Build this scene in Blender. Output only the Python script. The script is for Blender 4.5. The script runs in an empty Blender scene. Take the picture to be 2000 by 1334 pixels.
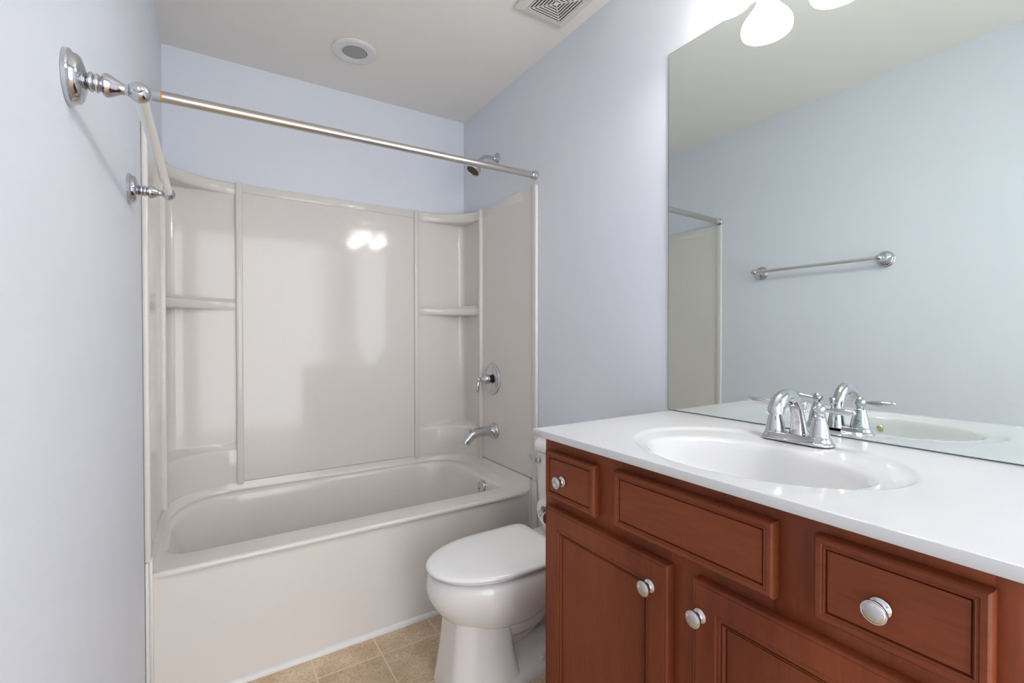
import bpy, bmesh, math, random
from mathutils import Vector, Matrix
random.seed(4)
S = bpy.context.scene
COL = S.collection
PI = math.pi
# ------------------------------------------------------------------ camera
cam_d = bpy.data.cameras.new('camera'); cam = bpy.data.objects.new('camera', cam_d); COL.objects.link(cam)
F = 909.433
cam_d.sensor_fit = 'HORIZONTAL'; cam_d.sensor_width = 36.0; cam_d.lens = F / 2000 * 36.0
cam_d.clip_start = 0.02; cam_d.clip_end = 100
yaw, pit, rol = (math.radians(v) for v in (32.9733, -0.6169, -0.0449))
fw = Vector((math.sin(yaw)*math.cos(pit), math.cos(yaw)*math.cos(pit), math.sin(pit)))
rt = Vector((math.cos(yaw), -math.sin(yaw), 0)); up = rt.cross(fw)
r2 = rt*math.cos(rol) + up*math.sin(rol); u2 = -rt*math.sin(rol) + up*math.cos(rol)
M = Matrix((r2, u2, -fw)).transposed().to_4x4(); M.translation = Vector((0.1765, -1.8871, 1.2245))
cam.matrix_world = M
S.camera = cam
# ------------------------------------------------------------------ world, lights, exposure
S.view_settings.view_transform = 'Standard'; S.view_settings.look = 'None'
S.view_settings.gamma = 1.0; S.view_settings.use_curve_mapping = False
S.view_settings.exposure = 1.12
wd = bpy.data.worlds.new('world'); S.world = wd; wd.use_nodes = True
wd.node_tree.nodes['Background'].inputs[0].default_value = (0.93, 0.96, 1.0, 1)
wd.node_tree.nodes['Background'].inputs[1].default_value = 2.2
LAMP_W = 1.1      # each vanity lamp
FILL_W = 55.0     # unused power of an invented fill lamp beyond the front opening
def lamp(name, kind, loc, power, color, **kw):
    d = bpy.data.lights.new(name, kind); d.energy = power; d.color = color
    for k, v in kw.items(): setattr(d, k, v)
    o = bpy.data.objects.new(name, d); COL.objects.link(o); o.location = loc
    return o
W, D, H = 1.524, 0.748, 2.558
YF = -2.45
LAMPS_Y = (-1.10, -1.30, -1.50)
LAMP_X, LAMP_Z = 1.410, 2.164
for y in LAMPS_Y:
    lamp('vanity_bulb_light', 'POINT', (LAMP_X, y, LAMP_Z + 0.012), LAMP_W, (1.0, 0.96, 0.92), shadow_soft_size=0.035)
pt = lamp('fill_opening_portal', 'AREA', (0.762, YF-1.29, 1.28), 1.0, (1, 1, 1), shape='RECTANGLE', size=1.76, size_y=2.6)
pt.rotation_euler = (math.radians(90), 0, 0); pt.data.cycles.is_portal = True   # guides sampling of the added world fill light through the unseen opening

# ------------------------------------------------------------------ materials
def mat(name, col, rough=0.5, metal=0.0, spec=0.5, coat=0.0):
    m = bpy.data.materials.new(name); m.use_nodes = True
    b = m.node_tree.nodes['Principled BSDF']
    b.inputs['Base Color'].default_value = (*col, 1); b.inputs['Roughness'].default_value = rough
    b.inputs['Metallic'].default_value = metal; b.inputs['Specular IOR Level'].default_value = spec
    b.inputs['Coat Weight'].default_value = coat; b.inputs['Coat Roughness'].default_value = 0.05
    return m
def nodes(m): return m.node_tree.nodes, m.node_tree.links, m.node_tree.nodes['Principled BSDF']
def noise_bump(m, scale, strength, dist=0.001, detail=2):
    N, L, b = nodes(m)
    t = N.new('ShaderNodeTexCoord'); n = N.new('ShaderNodeTexNoise'); bp = N.new('ShaderNodeBump')
    n.inputs['Scale'].default_value = scale; n.inputs['Detail'].default_value = detail
    bp.inputs['Strength'].default_value = strength; bp.inputs['Distance'].default_value = dist
    L.new(t.outputs['Object'], n.inputs['Vector']); L.new(n.outputs['Fac'], bp.inputs['Height']); L.new(bp.outputs[0], b.inputs['Normal'])
    return m
def noise_tint(m, c1, c2, scale, stretch=(1, 1, 1), detail=4, lo=0.35, hi=0.65):
    N, L, b = nodes(m)
    t = N.new('ShaderNodeTexCoord'); mp = N.new('ShaderNodeMapping'); n = N.new('ShaderNodeTexNoise'); r = N.new('ShaderNodeValToRGB')
    mp.inputs['Scale'].default_value = stretch; n.inputs['Scale'].default_value = scale; n.inputs['Detail'].default_value = detail
    r.color_ramp.elements[0].position = lo; r.color_ramp.elements[0].color = (*c1, 1)
    r.color_ramp.elements[1].position = hi; r.color_ramp.elements[1].color = (*c2, 1)
    L.new(t.outputs['Object'], mp.inputs[0]); L.new(mp.outputs[0], n.inputs['Vector']); L.new(n.outputs['Fac'], r.inputs[0]); L.new(r.outputs[0], b.inputs['Base Color'])
    return m
PAINT = noise_bump(noise_tint(mat('blue_grey_wall_paint', (0.6, 0.62, 0.68), 0.55, spec=0.3), (0.745, 0.775, 0.845), (0.76, 0.79, 0.855), 1.5), 260, 0.12)
CEIL = noise_bump(mat('ceiling_paint', (0.85, 0.825, 0.785), 0.8, spec=0.2), 220, 0.15)
TRIMW = mat('white_trim_paint', (0.78, 0.77, 0.76), 0.35)
ACRYL = noise_bump(mat('almond_fibreglass', (0.755, 0.715, 0.675), 0.085, spec=0.40), 10, 0.06, 0.002)
TUBM = noise_bump(mat('almond_tub_enamel', (0.78, 0.742, 0.705), 0.18, spec=0.5), 18, 0.04, 0.002)
CERAM = mat('white_vitreous_china', (0.84, 0.815, 0.805), 0.08, spec=0.55)
SEATM = mat('white_seat_plastic', (0.90, 0.895, 0.89), 0.12)
MARBLE = mat('white_cultured_marble', (0.68, 0.68, 0.685), 0.10, spec=0.5, coat=0.2)
CHROME = mat('polished_chrome', (0.60, 0.60, 0.63), 0.045, 1.0)
CHROMEB = mat('brushed_steel', (0.62, 0.585, 0.55), 0.22, 1.0)
KNOBM = mat('satin_nickel', (0.66, 0.65, 0.65), 0.10, 1.0)
DARK = mat('matte_black', (0.012, 0.012, 0.012), 0.7)  # small dark parts, and the shade behind the vent slots
RUBBER = mat('brown_nozzle_face', (0.10, 0.07, 0.045), 0.5)
ORANGE = mat('orange_tape', (0.75, 0.30, 0.02), 0.5)
BRASS = mat('aged_brass', (0.62, 0.50, 0.28), 0.35, 0.8)
PAPER = noise_bump(mat('toilet_paper', (0.80, 0.79, 0.77), 0.95, spec=0.1), 300, 0.2)
GREYLENS = mat('frosted_grey_lens', (0.36, 0.355, 0.345), 0.4)
VENTM = mat('vent_plastic', (0.72, 0.70, 0.66), 0.5)
CAULK = mat('caulk', (0.70, 0.68, 0.64), 0.5)
MEDGE = mat('mirror_edge_glass', (0.05, 0.065, 0.055), 0.2)
MIRROR = mat('mirror_silvering', (0.80, 0.865, 0.835), 0.0, 1.0)
SHADE = bpy.data.materials.new('lit_frosted_glass'); SHADE.use_nodes = True
_b = SHADE.node_tree.nodes['Principled BSDF']
_b.inputs['Base Color'].default_value = (0.9, 0.9, 0.9, 1); _b.inputs['Roughness'].default_value = 0.3
_b.inputs['Emission Color'].default_value = (1, 0.98, 0.96, 1); _b.inputs['Emission Strength'].default_value = 6.0

def wood(name, stretch):
    m = mat(name, (0.17, 0.045, 0.02), 0.42, spec=0.28, coat=0.0)
    N, L, b = nodes(m)
    b.inputs['Coat Roughness'].default_value = 0.25
    t = N.new('ShaderNodeTexCoord')
    def nz(scale, st, detail, lo, hi, c1, c2):
        mp = N.new('ShaderNodeMapping'); n = N.new('ShaderNodeTexNoise'); r = N.new('ShaderNodeValToRGB')
        mp.inputs['Scale'].default_value = st; n.inputs['Scale'].default_value = scale; n.inputs['Detail'].default_value = detail
        n.inputs['Distortion'].default_value = 0.6
        r.color_ramp.elements[0].position = lo; r.color_ramp.elements[0].color = c1
        r.color_ramp.elements[1].position = hi; r.color_ramp.elements[1].color = c2
        L.new(t.outputs['Object'], mp.inputs[0]); L.new(mp.outputs[0], n.inputs['Vector']); L.new(n.outputs['Fac'], r.inputs[0])
        return r
    broad = nz(3.0, stretch, 3, 0.3, 0.72, (0.150, 0.031, 0.012, 1), (0.290, 0.071, 0.023, 1))
    fine = nz(60.0, tuple(v*1.2 for v in stretch), 4, 0.25, 0.7, (0.80, 0.78, 0.78, 1), (1, 1, 1, 1))
    mx = N.new('ShaderNodeMix'); mx.data_type = 'RGBA'; mx.blend_type = 'MULTIPLY'; mx.inputs[0].default_value = 1.0
    L.new(broad.outputs[0], mx.inputs[6]); L.new(fine.outputs[0], mx.inputs[7]); L.new(mx.outputs[2], b.inputs['Base Color'])
    return m
WOODV = wood('cherry_wood_vertical', (1.6, 1.6, 0.22))
WOODH = wood('cherry_wood_horizontal', (1.6, 0.22, 1.6))

def tile_floor():
    m = mat('beige_vinyl_tile', (0.5, 0.4, 0.3), 0.38, spec=0.4)
    N, L, b = nodes(m)
    t = N.new('ShaderNodeTexCoord')
    mp = N.new('ShaderNodeMapping'); mp.inputs['Location'].default_value = (-0.0185, 0.121, 0)
    br = N.new('ShaderNodeTexBrick'); br.offset = 0.0; br.squash = 1.0
    br.inputs['Scale'].default_value = 1.0; br.inputs['Brick Width'].default_value = 0.2355; br.inputs['Row Height'].default_value = 0.2355
    br.inputs['Mortar Size'].default_value = 0.0028; br.inputs['Mortar Smooth'].default_value = 0.3; br.inputs['Bias'].default_value = 0
    br.inputs['Color1'].default_value = (1, 1, 1, 1); br.inputs['Color2'].default_value = (0.86, 0.85, 0.84, 1); br.inputs['Mortar'].default_value = (1, 1, 1, 1)
    L.new(t.outputs['Object'], mp.inputs[0]); L.new(mp.outputs[0], br.inputs['Vector'])
    n1 = N.new('ShaderNodeTexNoise'); n1.inputs['Scale'].default_value = 7; n1.inputs['Detail'].default_value = 5
    n2 = N.new('ShaderNodeTexNoise'); n2.inputs['Scale'].default_value = 70; n2.inputs['Detail'].default_value = 5; n2.inputs['Distortion'].default_value = 1.8
    r1 = N.new('ShaderNodeValToRGB'); r1.color_ramp.elements[0].position = 0.36; r1.color_ramp.elements[1].position = 0.66
    r1.color_ramp.elements[0].color = (0.66, 0.48, 0.31, 1); r1.color_ramp.elements[1].color = (0.84, 0.67, 0.47, 1)
    r2_ = N.new('ShaderNodeValToRGB'); r2_.color_ramp.elements[0].position = 0.32; r2_.color_ramp.elements[1].position = 0.60
    r2_.color_ramp.elements[0].color = (0.70, 0.66, 0.60, 1); r2_.color_ramp.elements[1].color = (1, 1, 1, 1)
    L.new(t.outputs['Object'], n1.inputs['Vector']); L.new(t.outputs['Object'], n2.inputs['Vector'])
    L.new(n1.outputs['Fac'], r1.inputs[0]); L.new(n2.outputs['Fac'], r2_.inputs[0])
    m1 = N.new('ShaderNodeMix'); m1.data_type = 'RGBA'; m1.blend_type = 'MULTIPLY'; m1.inputs[0].default_value = 1
    m2 = N.new('ShaderNodeMix'); m2.data_type = 'RGBA'; m2.blend_type = 'MULTIPLY'; m2.inputs[0].default_value = 1
    m3 = N.new('ShaderNodeMix'); m3.data_type = 'RGBA'
    L.new(r1.outputs[0], m1.inputs[6]); L.new(r2_.outputs[0], m1.inputs[7]); L.new(m1.outputs[2], m2.inputs[6]); L.new(br.outputs['Color'], m2.inputs[7])
    L.new(br.outputs['Fac'], m3.inputs[0]); L.new(m2.outputs[2], m3.inputs[6]); m3.inputs[7].default_value = (0.80, 0.67, 0.50, 1)
    L.new(m3.outputs[2], b.inputs['Base Color'])
    bp = N.new('ShaderNodeBump'); bp.inputs['Strength'].default_value = 0.35; bp.inputs['Distance'].default_value = 0.001; bp.invert = True
    L.new(br.outputs['Fac'], bp.inputs['Height']); L.new(bp.outputs[0], b.inputs['Normal'])
    return m
TILE = tile_floor()

# ------------------------------------------------------------------ mesh helpers
def obj(name, bm, m, parent=None, loc=None, sharp=35, smooth=True):
    bmesh.ops.recalc_face_normals(bm, faces=bm.faces)
    if smooth:
        lim = math.radians(sharp)
        for f in bm.faces: f.smooth = True
        for e in bm.edges:
            if len(e.link_faces) == 2 and e.calc_face_angle(0) > lim: e.smooth = False
    me = bpy.data.meshes.new(name); bm.to_mesh(me); bm.free()
    for mm in (m if isinstance(m, (list, tuple)) else [m]): me.materials.append(mm)
    o = bpy.data.objects.new(name, me); COL.objects.link(o)
    if parent: o.parent = parent
    if loc: o.location = loc
    return o
def thing(name, label, cat, loc=(0, 0, 0), rot=(0, 0, 0), group=None):
    o = bpy.data.objects.new(name, None); COL.objects.link(o); o.empty_display_size = 0.05
    o.location = loc; o.rotation_euler = rot; o['label'] = label; o['category'] = cat
    if group: o['group'] = group
    return o
def tag(o, label, cat, group=None):
    o['label'] = label; o['category'] = cat
    if group: o['group'] = group
    return o
def struct(name, bm, m, parent=None, **k):
    o = obj(name, bm, m, parent, **k)
    if parent is None: o['kind'] = 'structure'
    return o
def box(bm, x0, x1, y0, y1, z0, z1, bev=0.0, seg=2):
    vs = [bm.verts.new((x, y, z)) for x in (x0, x1) for y in (y0, y1) for z in (z0, z1)]
    F_ = [(0, 1, 3, 2), (4, 6, 7, 5), (0, 4, 5, 1), (2, 3, 7, 6), (0, 2, 6, 4), (1, 5, 7, 3)]
    fs = [bm.faces.new([vs[i] for i in f]) for f in F_]
    if bev > 0:
        es = list({e for f in fs for e in f.edges})
        bmesh.ops.bevel(bm, geom=es, offset=bev, segments=seg, profile=0.5, affect='EDGES', clamp_overlap=True)
    return bm
def loft(bm, rings, cap0=True, cap1=True, closed=True):
    R = [[bm.verts.new(p) for p in r] for r in rings]
    n = len(R[0])
    for a, b in zip(R, R[1:]):
        for i in range(n if closed else n-1):
            j = (i+1) % n
            try: bm.faces.new((a[i], a[j], b[j], b[i]))
            except ValueError: pass
    if cap0 and closed: bm.faces.new(R[0][::-1])
    if cap1 and closed: bm.faces.new(R[-1])
    return R
def lathe(bm, prof, origin=(0, 0, 0), axis=(0, 0, 1), n=32, cap0=True, cap1=True):
    """prof: list of (distance along axis, radius)"""
    a = Vector(axis).normalized(); q = Vector((0, 0, 1)).rotation_difference(a)
    o = Vector(origin); rings = []
    for h, r in prof:
        r = max(r, 1e-5)
        rings.append([o + q @ Vector((r*math.cos(2*PI*i/n), r*math.sin(2*PI*i/n), h)) for i in range(n)])
    loft(bm, rings, cap0, cap1); return bm
def tube(bm, pts, rads, n=20, flat=None, cap=True):
    """tube along pts; flat = list of (ry/rx) squash per point"""
    P = [Vector(p) for p in pts]; rings = []
    t0 = (P[1]-P[0]).normalized(); ref = Vector((0, 0, 1)) if abs(t0.z) < 0.9 else Vector((0, 1, 0))
    side = t0.cross(ref).normalized()
    for i, p in enumerate(P):
        t = (P[min(i+1, len(P)-1)] - P[max(i-1, 0)]).normalized()
        side = (side - t*side.dot(t)).normalized(); upv = side.cross(t).normalized()
        r = rads[i] if isinstance(rads, (list, tuple)) else rads
        fl = flat[i] if flat else 1.0
        rings.append([p + side*r*math.cos(2*PI*k/n) + upv*r*fl*math.sin(2*PI*k/n) for k in range(n)])
    loft(bm, rings, cap, cap); return bm
def bez(p0, p1, p2, p3, n=12):
    out = []
    for i in range(n+1):
        t = i/n; a = (1-t)
        out.append(tuple(a**3*p0[k]+3*a*a*t*p1[k]+3*a*t*t*p2[k]+t**3*p3[k] for k in range(3)))
    return out
def spline(keys, n=8):
    """Catmull-Rom through tuples"""
    K = [keys[0]] + list(keys) + [keys[-1]]; out = []
    for i in range(1, len(K)-2):
        for s in range(n):
            t = s/n
            out.append(tuple(0.5*((2*b)+(-a+c)*t+(2*a-5*b+4*c-d)*t*t+(-a+3*b-3*c+d)*t**3) for a, b, c, d in zip(K[i-1], K[i], K[i+1], K[i+2])))
    out.append(tuple(keys[-1])); return out
B = bmesh.new

# ------------------------------------------------------------------ room shell
HL, HR = 2.546, 2.566
struct('floor', box(B(), -0.12, W+0.12, YF-1.3, D+0.12, -0.06, 0), TILE, smooth=False)
bm = B()
for (y0, y1) in ((YF-1.3, D+0.12),):  # runs on past the front wall, unseen, to block steep fill light
    vs = [bm.verts.new(p) for p in ((-0.12, y0, HL), (W+0.12, y0, HR), (W+0.12, y1, HR), (-0.12, y1, HL), (-0.12, y0, HL+.08), (W+0.12, y0, HR+.08), (W+0.12, y1, HR+.08), (-0.12, y1, HL+.08))]
    for f in ((0, 1, 2, 3), (7, 6, 5, 4), (0, 4, 5, 1), (1, 5, 6, 2), (2, 6, 7, 3), (3, 7, 4, 0)): bm.faces.new([vs[i] for i in f])
struct('ceiling', bm, CEIL, smooth=False)
struct('wall_left', box(B(), -0.12, 0, YF-1.3, D+0.12, 0, H+0.05), PAINT, smooth=False)
struct('wall_right', box(B(), W, W+0.12, YF-1.3, D+0.12, 0, H+0.05), PAINT, smooth=False)
struct('wall_back', box(B(), 0, W, D, D+0.12, 0, H+0.05), PAINT, smooth=False)
# unseen front wall behind the camera; opening widened to admit fill light, white casing
bm = B(); box(bm, 0, 0.06, YF-0.12, YF, 0, H+0.05); box(bm, W-0.06, W, YF-0.12, YF, 0, H+0.05); box(bm, 0.06, W-0.06, YF-0.12, YF, 2.32, H+0.05)
struct('wall_front', bm, PAINT, smooth=False)
bm = B(); box(bm, 0.012, 0.07, YF, YF+0.018, 0, 2.38, 0.004); box(bm, W-0.07, W-0.01, YF, YF+0.018, 0, 2.38, 0.004); box(bm, 0.07, W-0.07, YF, YF+0.018, 2.31, 2.38, 0.004)
struct('trim_2', bm, TRIMW)
# quarter-round strip where the tub apron meets the floor
bm = B()
prof = [(0, 0), (-0.014, 0), (-0.0135, 0.006), (-0.0105, 0.012), (-0.006, 0.0165), (0, 0.019)]
loft(bm, [[(x, 0.0105+y, z) for y, z in prof] for x in (0.0, W)], True, True)
struct('trim_1', bm, TRIMW, sharp=50)
bm = B(); box(bm, W-0.012, W, -0.85, -0.02, 0, 0.085, 0.004)
struct('baseboard_right', bm, TRIMW)
bm = B(); box(bm, 0, 0.012, YF, -0.08, 0, 0.085, 0.004)
struct('baseboard_left', bm, TRIMW)

# ------------------------------------------------------------------ bathtub
TZ = 0.456
def rrect(x0, x1, y0, y1, rfl, rfr, rbr, rbl, n=14):
    """CCW rounded rectangle starting front-left; constant count"""
    out = []
    for (cx, cy, r, a0) in ((x0+rfl, y0+rfl, rfl, PI), (x1-rfr, y0+rfr, rfr, 1.5*PI), (x1-rbr, y1-rbr, rbr, 0), (x0+rbl, y1-rbl, rbl, 0.5*PI)):
        for i in range(n+1):
            a = a0 + 0.5*PI*i/n
            out.append((cx+r*math.cos(a), cy+r*math.sin(a)))
        # straight run subdivisions towards the next corner
    # subdivide straights
    res = []; m = len(out); k = n+1
    for c in range(4):
        seg = out[c*k:(c+1)*k]; res += seg
        a = seg[-1]; b = out[((c+1)*k) % m]
        for s in range(1, 8): res.append((a[0]+(b[0]-a[0])*s/8, a[1]+(b[1]-a[1])*s/8))
    return res
def sm(a, b, x):
    t = min(1, max(0, (x-a)/(b-a))); return t*t*(3-2*t)
tub = thing('bathtub', 'almond alcove bathtub with a plain apron filling the far end of the room', 'bathtub', (0, 0, 0))
bm = B()
def deckz(x, y): return TZ + 0.022*sm(0.42, 0.66, y)
def ring(args, z=None, dz=0, follow=True):
    return [(x, y, (deckz(x, y) if follow else 0) + dz if z is None else z) for x, y in rrect(*args)]
rings = [
    ring((0.22, 1.30, 0.20, 0.60, .12, .12, .16, .20), 0.085),
    ring((0.17, 1.335, 0.17, 0.635, .12, .10, .18, .24), 0.095),
    ring((0.125, 1.355, 0.155, 0.652, .11, .09, .20, .26), 0.13),
    ring((0.085, 1.385, 0.144, 0.672, .10, .06, .215, .27), 0.28),
    ring((0.052, 1.408, 0.136, 0.685, .09, .05, .225, .27), dz=-0.045),
    ring((0.044, 1.416, 0.132, 0.690, .09, .045, .23, .27), dz=-0.016),
    ring((0.040, 1.421, 0.128, 0.694, .09, .042, .235, .27), dz=-0.005),
    ring((0.033, 1.428, 0.121, 0.701, .09, .045, .24, .27), dz=0),
    ring((0.029, 1.434, 0.115, 0.704, .09, .05, .24, .27), dz=0.0012),
    ring((0.020, 1.470, 0.040, 0.716, .05, .05, .25, .27), dz=0.001),
    ring((0.014, 1.498, 0.010, 0.728, .02, .02, .26, .27), dz=0),
]
loft(bm, rings, True, False)
# outer lip, apron
fx0, fx1 = 0.002, W-0.002
pr_ = [(0.012, TZ+0.0005), (0.0070, TZ-0.0006), (0.0030, TZ-0.0030), (0.0010, TZ-0.0075), (0.0010, TZ-0.013), (0.0030, TZ-0.0175), (0.0065, TZ-0.021), (0.0095, TZ-0.026), (0.011, TZ-0.040), (0.011, 0.0)]
n = 40
rows = []
for y, z in pr_:
    row = []
    for i in range(n+1):
        x = 0.012 + (W-0.034)*i/n
        # lip dies away near both ends
        w = sm(0, 0.035, x-0.012)*sm(0, 0.05, (W-0.022)-x)
        yy = 0.011 + (y-0.011)*w
        row.append((x, yy, z))
    rows.append([(fx0, 0.011, min(z, TZ-0.006))] + row + [(fx1, 0.011, min(z, TZ-0.006))])
loft(bm, rows, closed=False)
# upstand round the three walls
def upath(off, yfront=-0.0, R=0.26):
    x0, x1, y1 = off, W-off, D-off
    pts = [(x0, yfront)] + [(x0, yfront+(y1-R-yfront)*i/8) for i in range(1, 8)]
    for i in range(15):
        a = PI - 0.5*PI*i/14; pts.append((x0+R+R*math.cos(a), y1-R+R*math.sin(a)))
    for i in range(1, 10): pts.append((x0+R+(x1-x0-2*R)*i/10, y1))
    for i in range(15):
        a = 0.5*PI - 0.5*PI*i/14; pts.append((x1-R+R*math.cos(a), y1-R+R*math.sin(a)))
    pts += [(x1, y1-R-(y1-R-yfront)*i/8) for i in range(1, 9)]
    return pts
rows = []
for off, dz, top in ((0.034, 0.0, False), (0.021, 0.002, False), (0.017, 0.010, False), (0.014, 0, True)):
    rows.append([(x, y, (0.5165 if top else deckz(x, y)+dz)) for x, y in upath(off, 0.004)])
rows.append([(x, y, 0.5165) for x, y in upath(0.001, 0.004)])
loft(bm, rows, closed=False)
obj('tub_body', bm, TUBM, tub, sharp=50)
# flanges of the tub against both walls in front of the apron
bm = B(); box(bm, 0.001, 0.010, -0.045, 0.012, 0.0, 0.513, 0.003); box(bm, 0.0015, 0.017, 0.0, 0.020, 0.0, 0.5135, 0.004); obj('wall_flange', bm, TUBM, tub)
bm = B(); box(bm, W-0.010, W-0.001, -0.045, 0.012, 0.0, 0.513, 0.003); box(bm, W-0.017, W-0.0015, 0.0, 0.020, 0.0, 0.5135, 0.004); obj('wall_flange', bm, TUBM, tub)
bm = B(); lathe(bm, [(-.008, .036), (.004, .036), (.0075, .034), (.009, .028), (.0095, 0.0)], (1.4045, 0.306, 0.412), (-1, 0, 0.13), 40, cap1=False)
op = obj('overflow_plate', bm, CHROME, tub); op['label'] = 'round chrome overflow plate'
bm = B(); lathe(bm, [(0, .004), (.0008, .004)], (1.3945, 0.318, 0.402), (-1, 0, 0.13), 12)
obj('plate_screw', bm, DARK, op)

# ------------------------------------------------------------------ shower surround
sur = thing('shower_surround', 'almond moulded shower surround panels with corner shelves above the bathtub', 'shower wall', (0, 0, 0.515))
def sobj(name, bm, **k):
    o = obj(name, bm, ACRYL, sur, **k); o.location = (0, 0, -0.515); return o
ZB, ZT = 0.518, 1.966
YS = 0.488   # where side panels end and corner units begin
# back panel with a recessed field
bm = B()
PX0, PX1 = 0.300, 1.200
box(bm, PX0, PX1, D-0.012, D-0.002, ZB, ZT-0.001)
box(bm, PX0, PX1, D-0.016, D-0.004, ZT-0.042, ZT, 0.003)
sobj('back_panel', bm)
for x0, x1 in ((0.283, 0.312), (1.188, 1.214)):
    bm = B(); box(bm, x0, x1, D-0.030, D-0.004, ZB-0.012, ZT+0.002, 0.006, 3); sobj('vertical_rib', bm)
# side panels
for s in (0, 1):
    X = lambda v: v if s == 0 else W-v
    def sb(bm, a, b, y0, y1, z0, z1, bev=0, seg=2): box(bm, min(X(a), X(b)), max(X(a), X(b)), y0, y1, z0, z1, bev, seg)
    bm = B()
    sb(bm, 0.0005, 0.008, -0.03, YS+0.01, ZB+0.002, ZT-0.001)
    # raised band along the top, stopping short of the front edge
    sb(bm, 0.002, 0.0094, 0.085, YS, ZT-0.052, ZT, 0.001)
    # thick front edge bead
    sb(bm, 0.0005, 0.017, -0.050, -0.016, ZB-0.004, ZT-0.001, 0.006, 3)
    sb(bm, 0.0005, 0.012, -0.020, -0.004, ZB, ZT, 0.003)
    sobj('side_panel', bm)
    bm = B(); sb(bm, 0.002, 0.026, YS+0.004, YS+0.030, ZB-0.012, ZT+0.002, 0.006, 3); sobj('vertical_rib', bm)
    # corner unit: recessed corner with shelves whose front edge is a concave arc
    XE = 0.290 if s == 0 else W-1.206; RX = XE-0.014; cx = XE; RY = D-0.014-YS-0.014; cy = D-0.014-RY; R = 1.0
    def arc(r, z, k=18):
        return [(X(cx+(RX+r-1)*math.cos(PI-0.5*PI*i/k)), cy+(RY+r-1)*math.sin(PI-0.5*PI*i/k), z) for i in range(k+1)]
    def inner(z, k=18, r=0.035, o=0.010):
        # recessed corner path: along side wall, small fillet, along back wall
        pts = []
        for i in range(k+1):
            t = i/k
            if t < 0.4: pts.append((o, cy+(D-o-r-cy)*t/0.4))
            elif t <= 0.6:
                a = PI - 0.5*PI*(t-0.4)/0.2; pts.append((o+r+r*math.cos(a), D-o-r+r*math.sin(a)))
            else: pts.append((o+r+(cx-o-r)*(t-0.6)/0.4, D-o))
        return [(X(x), y, z) for x, y in pts]
    bm = B()
    loft(bm, [inner(z) for z in (ZB, 0.9, 1.4, ZT-0.02)], closed=False)
    def shelf(z0, z1, lipr=0.0):
        # solid slab between arc and corner, rounded front edge
        rr = [inner(z0), [tuple(Vector(a).lerp(Vector(b), 0.9)) for a, b in zip(inner(z0), arc(R, z0))], arc(R, z0+0.004), arc(R-0.004, z0+0.010),
              arc(R-0.004, z1-0.010), arc(R-0.001, z1-0.003), arc(R+0.004, z1), inner(z1)]
        loft(bm, rr, closed=False)
    shelf(ZT-0.055, ZT)                 # top band
    shelf(1.352, 1.398)                 # middle shelf
    # raised lip of the middle shelf
    loft(bm, [arc(R+0.001, 1.397), arc(R-0.001, 1.403), arc(R+0.004, 1.407), arc(R+0.010, 1.405), arc(R+0.012, 1.397)], closed=False)
    # solid base ledge, sloping up to the corner
    rr = [arc(R-0.001, ZB-0.002), arc(R-0.002, 0.60), arc(R-0.001, 0.672), arc(R+0.003, 0.682), arc(R+0.012, 0.687),
          [tuple(Vector(a).lerp(Vector(b), 0.05)) for a, b in zip(inner(0.705), arc(R, 0.705))], inner(0.712)]
    loft(bm, rr, closed=False)
    sobj('corner_shelf_unit', bm, sharp=45)

# ------------------------------------------------------------------ shower rod
rod = thing('shower_curtain_rod', 'long steel tension rod spanning wall to wall above the tub front', 'curtain rod', (0, -0.027, 1.989))
zL, zR = 0.0, 0.0245
dirv = Vector((W, 0, zR-zL)); 
def rp(t): return Vector((0, 0, zL)) + dirv*t
bm = B(); tube(bm, [rp(0.034), rp(0.40), rp(0.40)+Vector((0.001, 0, 0))], [0.0172, 0.0172, 0.0155], 32)
tube(bm, [rp(0.39), rp(0.985)], 0.0150, 32)
obj('rod_tube', bm, CHROMEB, rod)
bm = B(); tube(bm, [rp(0.012), rp(0.0335)], 0.0172, 28); obj('end_sleeve', bm, mat('grey_plastic', (0.42, 0.45, 0.48), 0.4), rod)
bm = B(); tube(bm, [rp(0.0330), rp(0.0352)], [0.0176, 0.0177], 28); 
obj('tape_ring', bm, ORANGE, rod)
for t, d in ((0.0, 1), (1.0, -1)):
    bm = B(); lathe(bm, [(0.0005, .0225), (.006, .0225), (.008, .0205), (.010, .0195), (.013, .0212), (.016, .0212), (.018, .019), (.024, .018), (.027, .0165)], rp(t), (d, 0, 0), 36)
    obj('end_flange', bm, CHROME, rod)

# ------------------------------------------------------------------ shower head
sh = thing('wall_shower', 'chrome shower head on a bent arm high on the right tub wall', 'shower head', (W, 0.345, 2.212))
bm = B(); lathe(bm, [(0.0005, .034), (.004, .034), (.007, .031), (.009, .025), (.014, .021), (.018, .014), (.022, .0125)], (0, 0, 0), (-1, 0, 0), 36); obj('wall_flange', bm, CHROME, sh)
pts = bez((-0.01, 0, 0), (-0.06, 0, 0.008), (-0.085, 0, 0.004), (-0.118, 0, -0.040), 14)
bm = B(); tube(bm, pts, 0.0098, 20); obj('shower_arm', bm, CHROME, sh)
hd = Vector((-0.52, 0, -0.85)).normalized(); base = Vector((-0.114, 0, -0.034))
bm = B(); lathe(bm, [(0, .0125), (.008, .0135), (.010, .016), (.018, .0165), (.021, .014), (.026, .017), (.034, .028), (.044, .036), (.056, .0405), (.066, .042), (.070, .041), (.071, .035), (.068, .033)], base, hd, 40)
h_ = obj('head_bell', bm, CHROME, sh)
bm = B(); lathe(bm, [(.066, .0335), (.0695, .033), (.070, .030)], base, hd, 40)
q = Vector((0, 0, 1)).rotation_difference(hd)
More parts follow.
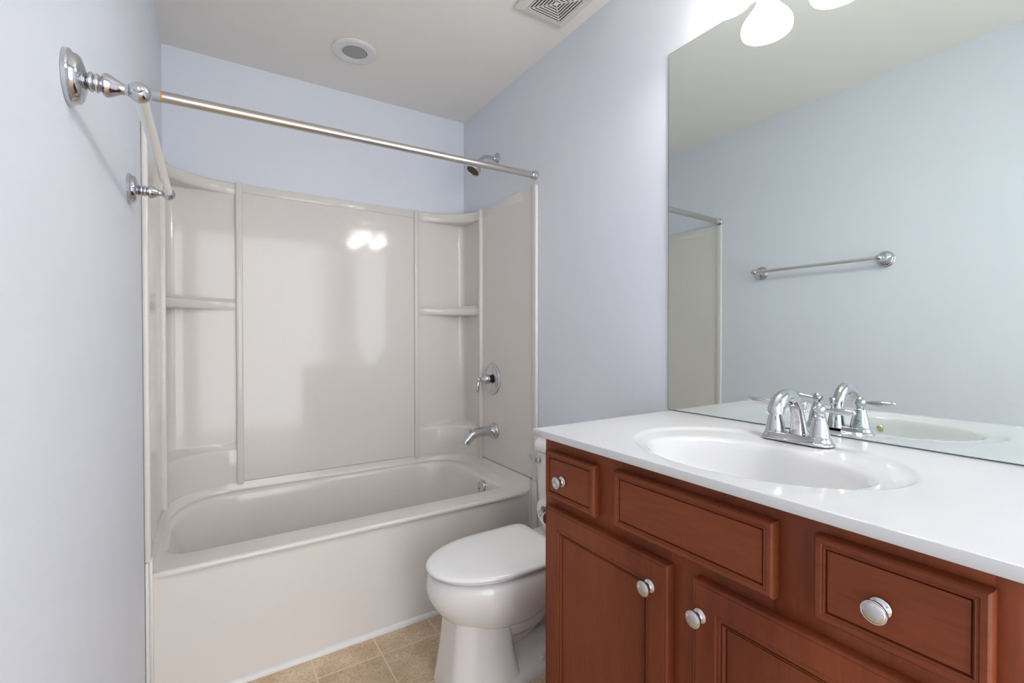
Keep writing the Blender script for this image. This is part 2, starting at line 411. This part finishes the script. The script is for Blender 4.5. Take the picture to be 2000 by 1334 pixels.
for rr_, k in ((0.006, 6), (0.013, 12), (0.020, 18), (0.027, 24)):
    for i in range(k):
        a = 2*PI*i/k
        lathe(bm, [(.069, .0017), (.0725, .0011)], base + q @ Vector((rr_*math.cos(a), rr_*math.sin(a), 0)), hd, 6)
sf = obj('spray_face', bm, RUBBER, sh); sf['label'] = 'brown rubber nozzle face'

# ------------------------------------------------------------------ shower valve
va = thing('shower_valve', 'round chrome shower valve plate with a hanging lever on the right panel', 'shower valve', (W-0.0085, 0.383, 0.985))
bm = B(); lathe(bm, [(0.0, .090), (.004, .090), (.0075, .0875), (.009, .083), (.0095, .078), (.007, .075), (.0065, .071), (.0085, .068), (.011, .060), (.0125, .040), (.0135, .026)], (0, 0, 0), (-1, 0, 0), 64); obj('escutcheon', bm, CHROME, va)
bm = B(); lathe(bm, [(.012, .021), (.020, .021), (.022, .019), (.026, .019), (.027, .021), (.031, .021), (.032, .0195)], (0, 0, 0), (-1, 0, 0), 36); obj('stem_collar', bm, DARK, va)
bm = B(); lathe(bm, [(.030, .029), (.036, .030), (.041, .028), (.045, .0275), (.052, .025), (.060, .019), (.068, .012), (.074, .0085), (.078, .009), (.082, .0125), (.088, .0135), (.094, .0115), (.098, .006), (.100, 0)], (0, 0, 0), (-1, 0, 0), 36, cap1=False)
hub = obj('handle_hub', bm, CHROME, va)
bm = B(); tube(bm, [(-.088, .002, 0), (-.089, .003, -.016), (-.090, .004, -.032), (-.091, .005, -.050), (-.091, .005, -.064), (-.091, .005, -.070), (-.091, .005, -.076)], [.005, .0065, .009, .010, .0085, .0055, .005], 18)
lathe(bm, [(-.007, .001), (-.005, .005), (0, .0065), (.005, .005), (.007, .001)], (-.091, .005, -.080), (0, 0, 1), 16)
obj('lever', bm, CHROME, va)

# ------------------------------------------------------------------ tub spout
sp = thing('tub_spout', 'curved chrome tub spout with a small diverter knob on the right panel', 'tub spout', (W-0.0085, 0.355, 0.697))
bm = B(); lathe(bm, [(0, .038), (.004, .038), (.007, .035), (.012, .033), (.013, .034), (.016, .034), (.020, .030), (.030, .0245), (.036, .023)], (0, 0, 0), (-1, 0, 0), 44); obj('wall_flange', bm, CHROME, sp)
keys = [(-.028, 0, 0.0, .0245), (-.055, 0, .002, .0232), (-.085, 0, .002, .0222), (-.112, 0, -.004, .0222), (-.136, 0, -.016, .0225), (-.152, 0, -.032, .0230), (-.160, 0, -.044, .0225)]
K = spline(keys, 6)
bm = B(); tube(bm, [k[:3] for k in K], [k[3] for k in K], 28); obj('spout_body', bm, CHROME, sp)
bm = B(); lathe(bm, [(0, .006), (.006, .006), (.008, .0035), (.013, .003), (.015, .006), (.019, .0075), (.023, .006), (.025, 0)], (-.135, 0, .002), (-.1, 0, 1), 18, cap1=False); obj('diverter_knob', bm, CHROME, sp)

sp.scale = (1.17, 1.17, 1.17)

# ------------------------------------------------------------------ towel bar
tb = thing('towel_bar', 'chrome towel bar with round ornate posts on the left wall', 'towel bar', (0, -0.627, 1.612))
TBX = 0.085
for s in (-1, 1):
    y = s*0.314
    bm = B()
    lathe(bm, [(0.0005, .0400), (.0055, .0402), (.0075, .0385), (.0085, .0365), (.0115, .0355), (.0145, .0345), (.0175, .031), (.0195, .0245), (0.0215, 0.0180), (0.0230, 0.0120), (0.0240, 0.0100), (0.0245, 0.0112), (0.0247, 0.0125), (0.0254, 0.0136), (0.0264, 0.0143), (0.0275, 0.0146), (0.0286, 0.0143), (0.0296, 0.0136), (0.0303, 0.0125), (0.0305, 0.0112), (0.0311, 0.0108), (0.0314, 0.0121), (0.0321, 0.0132), (0.0332, 0.0139), (0.0345, 0.0142), (0.0358, 0.0139), (0.0369, 0.0132), (0.0376, 0.0121), (0.0379, 0.0108),
               (.0388, .0100), (.0400, .0128), (.0415, .0160), (.0440, .0176), (.0480, .0174), (.0530, .0150), (.0580, .0118), (.0635, .0088), (.0680, .0080), (.0705, .0084), (.072, .0095)], (0, y, 0), (1, 0, 0), 40)
    w = obj('wall_post', bm, CHROME, tb)
    bm = B(); rb = 0.0158
    prof = [(-rb*math.cos(PI*i/20), rb*math.sin(PI*i/20)) for i in range(21)]
    lathe(bm, prof, (TBX, y, 0), (0, 1, 0), 32, False, False)
    lathe(bm, [(0, .0065), (.003, .0060), (.005, .004), (.006, 0)], (TBX, y+s*rb*0.95, 0), (0, s, 0), 20, cap1=False)
    obj('ball_finial', bm, CHROME, w)
bm = B(); tube(bm, [(TBX, -0.312, 0), (TBX, 0.312, 0)], 0.0098, 32)
obj('bar', bm, mat('polished_steel_bar', (0.86, 0.85, 0.82), 0.18, 1.0), tb)

# ------------------------------------------------------------------ toilet
TY = -0.418
to = thing('toilet', 'white two-piece toilet with a closed lid between bathtub and vanity', 'toilet', (1.05, TY, 0))
def tobj(name, bm, m, par=None, **k):
    o = obj(name, bm, m, par or to, **k)
    if par is None or par is to: o.location = (-1.05, 0, 0)
    return o
def egg(xf, xb, hw, z, sqb=2.6, sqf=2.05, n=64, xm=None, yo=0):
    """x front, x back, half width; superellipse differing front/back"""
    xm = xm if xm is not None else xf + (xb-xf)*0.52
    out = []
    for i in range(n):
        a = 2*PI*i/n; c, s = math.cos(a), math.sin(a)
        e = sqb if c > 0 else sqf
        rx = (xb-xm) if c > 0 else (xm-xf)
        out.append((xm + rx*abs(c)**(2/e)*(1 if c > 0 else -1), yo+hw*abs(s)**(2/e)*(1 if s > 0 else -1), z))
    return out
# bowl
bm = B()
secs = [(1.00, 1.08, .050, .190), (0.955, 1.13, .085, .197), (0.915, 1.185, .112, .210), (0.878, 1.225, .132, .231), (0.845, 1.265, .150, .258), (0.816, 1.30, .166, .292),
        (0.800, 1.325, .174, .326), (0.796, 1.34, .1755, .352), (0.799, 1.35, .1735, .378), (0.805, 1.35, .169, .395), (0.815, 1.34, .162, .401)]
loft(bm, [egg(a, b, h, z, 3.0, 2.1, 72, xm=a+(1.30-a)*0.5) for a, b, h, z in secs])
bowl = tobj('bowl', bm, CERAM, sharp=60)
# pedestal: faceted front column flowing into foot
def facet(xf, xb, hf, hb, z, r=0.022, n=6):
    """plan: narrow front hf widening to hb, rounded corners, 2*... points"""
    pts = [(xf, -hf), (xf+0.045, -hb), (xb, -hb), (xb, hb), (xf+0.045, hb), (xf, hf)]
    out = []; m = len(pts)
    for i in range(m):
        p0 = Vector(pts[i-1]); p = Vector(pts[i]); p1 = Vector(pts[(i+1) % m])
        d0 = (p0-p); d1 = (p1-p); rr = min(r, d0.length*0.45, d1.length*0.45)
        a = p + d0.normalized()*rr; b = p + d1.normalized()*rr
        for k in range(n+1):
            t = k/n; q_ = a*(1-t)**2 + p*2*t*(1-t) + b*t*t
            out.append((q_.x, q_.y, z))
    return out
bm = B()
ps = [(0.838, 1.10, .078, .122, 0.0), (0.838, 1.10, .078, .122, 0.010), (0.846, 1.09, .074, .117, .05), (0.856, 1.075, .070, .109, .12), (0.863, 1.068, .067, .104, .18), (0.868, 1.066, .068, .104, .23), (0.870, 1.07, .072, .108, .27)]
loft(bm, [facet(*p) for p in ps])
tobj('pedestal', bm, CERAM, sharp=50)
# trapway behind the column and the flared foot
bm = B()
keys = [(1.02, 0, .20, .085), (1.08, 0, .155, .080), (1.14, 0, .15, .072), (1.20, 0, .19, .070), (1.26, 0, .25, .075), (1.32, 0, .30, .085)]
K = spline(keys, 5); tube(bm, [k[:3] for k in K], [k[3] for k in K], 28)
keys = [(1.00, 0, .13, .070), (1.10, 0, .085, .066), (1.20, 0, .070, .064), (1.30, 0, .065, .06), (1.40, 0, .06, .05)]
K = spline(keys, 5); tube(bm, [k[:3] for k in K], [k[3] for k in K], 28)
loft(bm, [egg(a, b, h, z, 2.6, 2.2, 56) for a, b, h, z in ((1.04, 1.16, .050, .132), (1.00, 1.21, .078, .146), (.97, 1.26, .098, .172), (.95, 1.30, .112, .21), (.94, 1.33, .122, .26))])
tobj('trapway', bm, CERAM, sharp=60)
bm = B()
loft(bm, [egg(.93, 1.43, .130, 0, 3.2, 3.0), egg(.93, 1.43, .130, .016, 3.2, 3.0), egg(.935, 1.425, .124, .03, 3.2, 3.0), egg(.94, 1.41, .104, .052, 3, 3), egg(.95, 1.40, .085, .085, 3, 3), egg(.96, 1.38, .06, .12, 3, 3)])
tobj('foot', bm, CERAM, sharp=60)
for s in (-1, 1):
    bm = B(); lathe(bm, [(0, .012), (.006, .0115), (.011, .008), (.013, 0)], (1.19, s*0.103, 0.045), (0, s*0.4, 1), 20, cap1=False); tobj('bolt_cap', bm, CERAM)
bm = B(); loft(bm, [egg(1.20, 1.50, .105, .30, 4, 4), egg(1.18, 1.51, .15, .345, 4, 4), egg(1.17, 1.51, .165, .385, 4, 4), egg(1.18, 1.505, .160, .395, 4, 4)])
tobj('tank_shelf', bm, CERAM, sharp=60)
# seat ring and lid
bm = B()
o_ = [egg(.800, 1.285, .182, z, 9, 2.06, 72, xm=1.06) for z in (.403, .418)]
loft(bm, [egg(.826, 1.26, .150, .402, 9, 2.06, 72, xm=1.06), egg(.818, 1.265, .158, .404, 9, 2.06, 72, xm=1.06), egg(.817, 1.265, .159, .411, 9, 2.06, 72, xm=1.06), egg(.822, 1.26, .154, .4155, 9, 2.06, 72, xm=1.06)])
tobj('seat', bm, SEATM, sharp=60)
bm = B()
loft(bm, [egg(.805, 1.280, .167, .4170, 10, 2.06, 72, xm=1.06), egg(.795, 1.287, .1755, .4185, 12, 2.06, 72, xm=1.06), egg(.792, 1.290, .1780, .4235, 12, 2.06, 72, xm=1.06),
          egg(.795, 1.288, .1755, .430, 11, 2.06, 72, xm=1.06), egg(.806, 1.280, .167, .4345, 9, 2.06, 72, xm=1.06), egg(.85, 1.25, .14, .4375, 4, 2.06, 72, xm=1.06), egg(.95, 1.15, .06, .4385, 3, 2.06, 72, xm=1.06)])
tobj('lid', bm, SEATM, sharp=60)
for s in (-1, 1):
    bm = B(); lathe(bm, [(-.02, .008), (.02, .008)], (1.288, s*0.075, .414), (0, 1, 0), 16); tobj('hinge', bm, SEATM)
# tank: strongly rounded front corners
def tank_ring(xf, hw, r, z, xb=1.517, n=10):
    out = [(xb, -hw, z)]
    for i in range(n+1):
        a = -0.5*PI - 0.5*PI*i/n; out.append((xf+r+r*math.cos(a), -hw+r+r*math.sin(a), z))
    for i in range(n+1):
        a = PI - 0.5*PI*i/n; out.append((xf+r+r*math.cos(a), hw-r+r*math.sin(a), z))
    out.append((xb, hw, z)); return out
bm = B()
loft(bm, [tank_ring(1.375, .165, .085, .392), tank_ring(1.358, .180, .09, .40), tank_ring(1.352, .188, .09, .44), tank_ring(1.345, .194, .09, .60), tank_ring(1.340, .196, .09, .737)])
tank = tobj('tank', bm, CERAM, sharp=50)
bm = B()
loft(bm, [tank_ring(1.338, .192, .09, .739), tank_ring(1.329, .200, .094, .744), tank_ring(1.327, .202, .095, .757), tank_ring(1.333, .197, .092, .777), tank_ring(1.345, .187, .088, .785)])
tobj('tank_lid', bm, CERAM, sharp=50)
bm = B()
lathe(bm, [(0, .0155), (.004, .0155), (.007, .013), (.012, .011)], (1.3425, 0.117, .703), (-0.95, 0.3, 0), 28)
tube(bm, [(1.329, 0.122, .703), (1.324, 0.136, .707), (1.322, 0.152, .715), (1.322, 0.160, .720)], [.0095, .0085, .0080, .0065], 16)
fl = tobj('flush_lever', bm, CHROME); fl['label'] = 'chrome flush lever'

# ------------------------------------------------------------------ toilet paper
hp = thing('toilet_paper_holder', 'chrome toilet paper holder on the side of the vanity cabinet', 'holder', (1.03, -0.8335, 0.707))
bm = B(); lathe(bm, [(0, .020), (.004, .020), (.007, .015), (.010, .008)], (-0.045, 0.001, 0), (0, 1, 0), 24)
tube(bm, [(-0.045, .006, 0), (-0.045, .039, 0)], .006, 16); lathe(bm, [(-.007, .006), (-.004, .0105), (.004, .0105), (.007, .006)], (-0.045, .040, 0), (1, 0, 0), 20)
obj('post', bm, CHROME, hp); bm = B(); lathe(bm, [(0, .020), (.004, .020), (.007, .015), (.010, .008)], (0.085, 0.001, 0), (0, 1, 0), 24)
tube(bm, [(0.085, .006, 0), (0.085, .039, 0)], .006, 16)
obj('post', bm, CHROME, hp)
bm = B(); tube(bm, [(-0.045, .040, 0), (0.085, .040, 0)], .0075, 20); obj('spindle', bm, CHROME, hp)
bm = B()
rin, rout = 0.018, 0.0385
lathe(bm, [(-.032, rin), (-.032, rout-.002), (-.030, rout), (.070, rout), (.072, rout-.002), (.072, rin), (-.032, rin)], (0, 0, 0), (1, 0, 0), 40, False, False)
tp = obj('toilet_paper_roll', bm, PAPER, None, (1.03, -0.7935, 0.707)); tag(tp, 'partly used white toilet paper roll beside the vanity cabinet', 'toilet paper')

# ------------------------------------------------------------------ vanity
VY0, VY1 = -1.765, -0.834
van = thing('vanity_cabinet', 'reddish cherry wood vanity cabinet with two doors and two knobbed drawers', 'vanity', (1.25, -1.30, 0))
def vobj(name, bm, m, par=None, **k):
    o = obj(name, bm, m, par or van, **k)
    if par is None: o.location = (-1.25, 1.30, 0)
    return o
FX, DX = 0.974, 0.952
ZC = 0.968
bm = B(); box(bm, FX+0.019, W-0.002, VY0, VY1, 0.0, 0.795); box(bm, FX+0.055, W-0.002, VY0, VY1, 0.0, 0.1)
bm.free(); bm = B()
box(bm, FX+0.018, W-0.002, VY1-0.016, VY1, 0.0, 0.946, 0.001)     # left side board
box(bm, FX+0.018, W-0.002, VY0, VY0+0.016, 0.0, 0.946, 0.001)     # right side board
box(bm, FX+0.060, W-0.002, VY0+0.016, VY1-0.016, 0.10, 0.116)     # bottom
box(bm, W-0.010, W-0.002, VY0+0.016, VY1-0.016, 0.10, 0.946)      # back
box(bm, FX+0.060, FX+0.072, VY0+0.016, VY1-0.016, 0.0, 0.10)      # toe board
vobj('carcass', bm, WOODV)
# face frame: stiles and rails
bm = B()
for y0, y1, z0, z1 in ((VY1-0.046, VY1, .09, .947), (VY0, VY0+0.03, .09, .946), (-1.126, -1.043, .76, .946), (-1.553, -1.470, .76, .946), (-1.338, -1.260, .09, .757)): box(bm, FX, FX+0.018, y0, y1, z0, z1, 0.001)
for z0, z1 in ((0.905, 0.9475), (0.745, 0.795), (0.09, 0.135)): box(bm, FX+0.0004, FX+0.0176, VY0+0.001, VY1-0.001, z0, z1, 0.0008)
vobj('face_frame', bm, WOODV)
def panel_front(y0, y1, z0, z1, frame, thick=0.0215, kind='drawer'):
    """moulded front: y0<y1. concentric rectangles (inset, depth from front)"""
    x = DX
    if kind == 'drawer':
        st = [(0.0, thick), (0.0, 0.005), (0.0015, 0.002), (0.004, 0.0), (0.0105, 0.0), (0.012, 0.0018), (0.0135, 0.0018), (0.0148, 0.0005), (0.0160, 0.0012), (0.0164, 0.0078), (0.0188, 0.0078), (0.0192, 0.0034), (0.03, 0.0028)]
    else:
        st = [(0.0, thick), (0.0, 0.005), (0.0015, 0.002), (0.004, 0.0), (0.0050, 0.0018), (0.0065, 0.0018), (0.0080, 0.0), (frame-0.004, 0.0), (frame-0.002, 0.0020), (frame+0.001, 0.0022), (frame+0.004, 0.0012), (frame+0.0062, 0.0060), (frame+0.0082, 0.0060), (frame+0.009, 0.0036), (frame+0.0125, 0.0060), (frame+0.0132, 0.0115), (frame+0.0152, 0.0115), (frame+0.0158, 0.0085), (frame+0.03, 0.0080)]
    bm = B(); rings = []
    for i, d in st: rings.append([(x+d, y0+i, z0+i), (x+d, y1-i, z0+i), (x+d, y1-i, z1-i), (x+d, y0+i, z1-i)])
    loft(bm, rings); return bm
def knob(parent, y, z):
    bm = B(); lathe(bm, [(-.0005, .0135), (.002, .0138), (.0035, .0125), (.0045, .0095), (.007, .0075), (.012, .0070), (.015, .0082), (.0165, .0125), (.0180, .0152), (.0205, .0162), (.0222, .0158), (.0228, .0148), (.0226, .0138), (.0238, .0128), (.0250, .0090), (.0256, .0045), (.0258, 0)],
                    (DX-1.25, y+1.30, z), (-1, 0, 0), 36, cap1=False)
    k = obj('knob', bm, KNOBM, parent); k['label'] = 'round satin nickel knob'; return k
dr = vobj('drawer', panel_front(-1.053, -0.858, 0.785, 0.911, 0), WOODH)
def kn(par, y, z):
    k = knob(par, y, z); k.location = (1.25, -1.30, 0); return k
kn(dr, -0.934, 0.842)
vobj('false_drawer_front', panel_front(-1.480, -1.117, 0.788, 0.917, 0), WOODH)
dr = vobj('drawer', panel_front(-1.737, -1.541, 0.790, 0.920, 0), WOODH); kn(dr, -1.627, 0.849)
dr = vobj('door', panel_front(-1.270, -0.858, 0.125, 0.758, 0.052, kind='door'), WOODV); kn(dr, -1.225, 0.698)
dr = vobj('door', panel_front(-1.739, -1.328, 0.125, 0.760, 0.052, kind='door'), WOODV); kn(dr, -1.345, 0.695)

# ------------------------------------------------------------------ vanity top with moulded bowl
ct = thing('countertop', 'glossy white vanity top with a moulded oval basin on the cherry cabinet', 'countertop', (1.23, -1.30, ZC))
CX0, CX1, CY0, CY1 = 0.9325, W-0.001, -1.790, -0.8285
N = 160
def rect_ring(ins, z):
    x0, x1, y0, y1 = CX0+ins, CX1-ins, CY0+ins, CY1-ins
    cx, cy = 1.19, -1.305; out = []
    cor = [(x1, y1), (x0, y1), (x0, y0), (x1, y0)]
    angs = [2*PI*i/N for i in range(N)]
    # snap nearest samples to corners
    ca = {}
    for c in cor:
        a = math.atan2(c[1]-cy, c[0]-cx) % (2*PI); ca[min(range(N), key=lambda i: abs((angs[i]-a+PI) % (2*PI)-PI))] = c
    for i, a in enumerate(angs):
        if i in ca: out.append((*ca[i], z)); continue
        c, s = math.cos(a), math.sin(a); t = 1e9
        if c > 1e-9: t = min(t, (x1-cx)/c)
        if c < -1e-9: t = min(t, (x0-cx)/c)
        if s > 1e-9: t = min(t, (y1-cy)/s)
        if s < -1e-9: t = min(t, (y0-cy)/s)
        out.append((cx+c*t, cy+s*t, z))
    return out
def ell(cx, cy, a, b, z): return [(cx+a*math.cos(2*PI*i/N), cy+b*math.sin(2*PI*i/N), z) for i in range(N)]
bm = B()
rings = [rect_ring(0.03, 0.949), rect_ring(0.0010, 0.949), rect_ring(0.0, 0.950), rect_ring(0.0, 0.9665), rect_ring(0.0005, 0.9676), rect_ring(0.0016, 0.968), rect_ring(0.010, ZC),
         ell(1.205, -1.305, .236, .292, ZC), ell(1.205, -1.305, .231, .287, ZC-.0006), ell(1.205, -1.305, .225, .281, ZC-.0035), ell(1.205, -1.305, .219, .275, ZC-.006), ell(1.202, -1.305, .210, .267, ZC-.007),
         ell(1.172, -1.307, .176, .240, ZC-.0100), ell(1.168, -1.308, .170, .234, ZC-.0112), ell(1.165, -1.308, .165, .229, ZC-.014), ell(1.163, -1.308, .160, .224, ZC-.019), ell(1.162, -1.308, .154, .216, ZC-.032),
         ell(1.155, -1.308, .146, .200, ZC-.06), ell(1.158, -1.308, .128, .174, ZC-.090), ell(1.162, -1.308, .100, .135, ZC-.112), ell(1.166, -1.308, .06, .08, ZC-.124), ell(1.168, -1.308, .022, .022, ZC-.128)]
loft(bm, rings, False, True)
# underside of the bowl
rings = [rect_ring(0.03, 0.949), ell(1.156, -1.308, .185, .242, 0.949), ell(1.158, -1.308, .165, .22, ZC-.07), ell(1.16, -1.308, .11, .15, ZC-.13), ell(1.168, -1.308, .03, .03, ZC-.145)]
loft(bm, rings, False, True)
vt = obj('basin_top', bm, MARBLE, ct, (-1.23, 1.30, -ZC), sharp=60)
bm = B(); lathe(bm, [(0, .0225), (.002, .022), (.003, .018), (.001, .016)], (1.168, -1.308, ZC-.1275), (0, 0, 1), 32)
obj('drain_ring', bm, CHROME, ct, (-1.23, 1.30, -ZC))
bm = B(); lathe(bm, [(-.001, .0085), (.002, .0085), (.003, .007), (.0035, .0045), (.002, .004)], (1.0135, -1.264, ZC-.045), (0.96, -0.03, 0.28), 28)
oh = obj('overflow_ring', bm, BRASS, ct, (-1.23, 1.30, -ZC)); oh['label'] = 'brass coloured overflow ring'

# ------------------------------------------------------------------ basin faucet
fa = thing('basin_faucet', 'chrome centreset faucet with high arched spout and two lever handles', 'faucet', (1.405, -1.300, ZC-0.0045))
def stad(hl_, r, z, n=40, wob=0.0):
    out = []
    for i in range(n):
        a = 2*PI*i/n; c, s = math.cos(a), math.sin(a)
        out.append((r*c*(1.0), (hl_ if s > 0 else -hl_)*(1 if abs(s) > 1e-9 else 0) + r*s, z))
    return out
def stad2(hl_, r, z, waist, n=16):
    out = []
    for i in range(n+1):
        a = PI*i/n; out.append((r*math.cos(a), hl_+r*math.sin(a), z))
    for i in range(1, 8):
        t = i/8; y = hl_*(1-2*t); out.append((-(r - waist*math.sin(PI*t)), y, z))
    for i in range(n+1):
        a = PI+PI*i/n; out.append((r*math.cos(a), -hl_+r*math.sin(a), z))
    for i in range(1, 8):
        t = i/8; y = -hl_*(1-2*t); out.append((r - waist*math.sin(PI*t), y, z))
    return out
bm = B()
loft(bm, [stad2(.052, .0320, 0.0, .001), stad2(.052, .0325, .002, .001), stad2(.052, .0315, .0045, .001), stad2(.052, .0295, .0055, .002), stad2(.052, .0275, .009, .003), stad2(.052, .0255, .0135, .004), stad2(.052, .0245, .0155, .004), stad2(.052, .0235, .017, .005), stad2(.052, .0215, .0175, .006)])
obj('base_plate', bm, CHROME, fa, sharp=40)
for s in (-1, 1):
    bm = B()
    lathe(bm, [(.0165, .0235), (.0185, .0240), (.0200, .0232), (.0212, .0222), (.030, .0212), (.042, .0190), (.054, .0160), (.062, .0138), (.064, .0142), (.066, .0138), (.0675, .0118), (.072, .0098), (.0745, .0088),
               (.0765, .0095), (.080, .0125), (.085, .0142), (.090, .0130), (.095, .0092), (.099, .0050), (.1015, 0)], (0, s*.052, 0), (0, 0, 1), 36, cap1=False)
    hv = obj('handle', bm, CHROME, fa)
    ang = math.radians(6 if s < 0 else -22)
    dx, dy = (0.10 if s > 0 else -0.06), s*1.0
    d = Vector((dx, dy, 0.10 if s > 0 else 0.03)).normalized()
    o0 = Vector((0, s*.052, .084))
    L_ = [(0.008, .0052), (.016, .0050), (.022, .0062), (.034, .0085), (.048, .0096), (.060, .0092), (.068, .0075), (.0705, .0062), (.0725, .0068), (.0755, .0060), (.077, .002)]
    bm = B(); tube(bm, [o0 + d*t for t, r in L_], [r for t, r in L_], 20, flat=[0.85]*len(L_)); obj('lever', bm, CHROME, hv)
# spout: wide tapering arch
keys = [(0.010, 0, .012, .0225, 1.0), (0.010, 0, .030, .0200, 1.0), (0.006, 0, .060, .0172, 1.0), (-.006, 0, .089, .0165, 1.0), (-.028, 0, .110, .0170, 1.0), (-.054, 0, .1145, .0180, 1.0), (-.077, 0, .1065, .0192, 1.0), (-.091, 0, .095, .0200, 1.0), (-.097, 0, .087, .0200, 1.0), (-.0985, 0, .081, .0196, 1.0)]
K = spline(keys, 7)
bm = B(); tube(bm, [k[:3] for k in K], [k[3] for k in K], 32, flat=[0.88 if i > 16 else 1.0-0.12*i/16 for i in range(len(K))]); obj('spout', bm, CHROME, fa)
bm = B(); lathe(bm, [(0, .0168), (.009, .0166), (.010, .014)], (-.0975, 0, .086), (-.12, 0, -1), 28); obj('aerator', bm, CHROME, fa)
bm = B(); lathe(bm, [(0, .003), (.062, .003), (.064, .006), (.067, .0075), (.070, .006), (.072, .004), (.074, .0065), (.078, .0075), (.082, .006), (.084, 0)], (0.031, 0, .012), (0.05, 0, 1), 18, cap1=False); obj('pop_up_rod', bm, CHROME, fa)

# ------------------------------------------------------------------ mirror
bm = B(); box(bm, W-0.006, W-0.0005, -1.795, -0.8195, ZC+0.002, 2.2015)
mi = obj('wall_mirror', bm, [MIRROR, MEDGE], smooth=False); tag(mi, 'large frameless mirror on the right wall above the vanity top', 'mirror')
bm = B(); bm.from_mesh(mi.data)
fr = [f for f in bm.faces if f.normal.x < -0.5]
rg = bmesh.ops.inset_region(bm, faces=fr, thickness=0.0016, depth=0)['faces']
for f in bm.faces: f.material_index = 0 if (f.normal.x < -0.5 and f not in rg) else 1
bm.to_mesh(mi.data); bm.free()

# ------------------------------------------------------------------ vanity light bar
vl = thing('vanity_light', 'wall light bar with three lit white glass shades above the mirror', 'wall light', (W, -1.30, 2.33))
bm = B(); box(bm, -0.022, -0.0005, -0.30, 0.30, -0.045, 0.045, 0.008, 3); obj('back_plate', bm, CHROMEB, vl)
for y in LAMPS_Y:
    yy = y+1.30; x = LAMP_X-W; zr = LAMP_Z-2.33
    bm = B(); tube(bm, bez((-0.02, yy, 0.0), (-0.07, yy, 0.0), (x, yy, 0.03), (x, yy, -0.045), 12), 0.007, 16)
    lathe(bm, [(0, .012), (.01, .022), (.03, .024), (.032, .02)], (x, yy, -0.04), (0, 0, -1), 24)
    obj('arm', bm, CHROMEB, vl)
    bm = B()
    pf = [(.130, .025), (.110, .026), (.092, .029), (.075, .037), (.058, .050), (.042, .062), (.028, .0695), (.014, .0720), (.005, .0705), (0, .068), (-.001, .065), (.010, .064), (.028, .062), (.05, .045), (.07, .032), (.1, .022)]
    lathe(bm, pf, (x, yy, zr), (0, 0, 1), 40, False, False)
    obj('glass_shade', bm, SHADE, vl)
    bm = B(); lathe(bm, [(-.010, 0), (-.008, .014), (0, .026), (.012, .030), (.026, .027), (.045, .016), (.06, .013)], (x, yy, zr+0.034), (0, 0, 1), 24, False, True)
    obj('bulb', bm, SHADE, vl)

# ------------------------------------------------------------------ ceiling fixtures
def cz(x): return HL + (HR-HL)*(x+0.12)/(W+0.24)
tilt = -math.atan((HR-HL)/(W+0.24))
x, y = 0.752, 0.346
rl = thing('recessed_ceiling_light', 'round white unlit recessed ceiling light with grey lens over the tub', 'ceiling light', (x, y, cz(x)), (0, tilt, 0))
bm = B(); lathe(bm, [(0.0005, .100), (.004, .100), (.0075, .096), (.0095, .088), (.0085, .070), (.006, .0605), (.0078, .0590), (.0078, .0565), (.003, .0555), (-.004, .0550)], (0, 0, 0), (0, 0, -1), 64, True, False); obj('trim_ring', bm, TRIMW, rl)
bm = B(); lathe(bm, [(.001, .0545), (.0045, .0535), (.0055, .048), (.006, 0)], (0, 0, 0), (0, 0, -1), 48, False, False); le = obj('lens', bm, GREYLENS, rl)
le['label'] = 'grey frosted lens'
bm = B(); lathe(bm, [(.0008, .0562), (.0022, .0560), (.0022, .0530), (.0008, .0528)], (0, 0, 0), (0, 0, -1), 48); obj('gasket', bm, DARK, rl)
# exhaust vent
vx0, vx1, vy0, vy1 = 1.215, 1.455, -0.545, -0.305
vx, vy = (vx0+vx1)/2, (vy0+vy1)/2; hw = (vx1-vx0)/2
ev = thing('ceiling_vent', 'square white exhaust vent cover with concentric slots in the ceiling', 'vent', (vx, vy, cz(vx)), (0, tilt, 0))
bm = B()
def sq(h, z): return [(-h, -h, z), (h, -h, z), (h, h, z), (-h, h, z)]
loft(bm, [sq(hw-.003, -.0005), sq(hw, -.006), sq(hw, -.010), sq(hw-.004, -.016), sq(hw-.026, -.022), sq(hw-.031, -.0225), sq(hw-.032, -.0215), sq(hw-.033, -.0225), sq(hw-.035, -.0225), sq(hw-.035, -.0195)], True, False)
obj('cover_frame', bm, VENTM, ev, smooth=False)
bm = B()
h = hw-.0375
while h > 0.022:
    loft(bm, [sq(h, -.0215), sq(h-.0005, -.0235), sq(h-.0055, -.0235), sq(h-.0060, -.0215), sq(h, -.0215)], False, False)
    h -= 0.0120
loft(bm, [sq(h, -.021), sq(h, -.023), sq(h-.002, -.0245)], False, True)
for a in ((1, 1), (1, -1)):   # thin ribs holding the rings
    L_ = hw-.037; w_ = .0012
    vs = [Vector((a[0]*-L_, a[1]*-L_, 0)), Vector((a[0]*L_, a[1]*L_, 0))]
    nrm = Vector((-a[1], a[0], 0)).normalized()*w_
    loft(bm, [[vs[0]-nrm+Vector((0, 0, zz)), vs[0]+nrm+Vector((0, 0, zz)), vs[1]+nrm+Vector((0, 0, zz)), vs[1]-nrm+Vector((0, 0, zz))] for zz in (-.021, -.0232)])
obj('slotted_grille', bm, VENTM, ev, smooth=False)
bm = B(); box(bm, -hw+.034, hw-.034, -hw+.034, hw-.034, -.0205, -.0195); obj('slot_shade_sheet', bm, DARK, ev, smooth=False)  # near-black sheet: the shade behind the slots is put in its colour
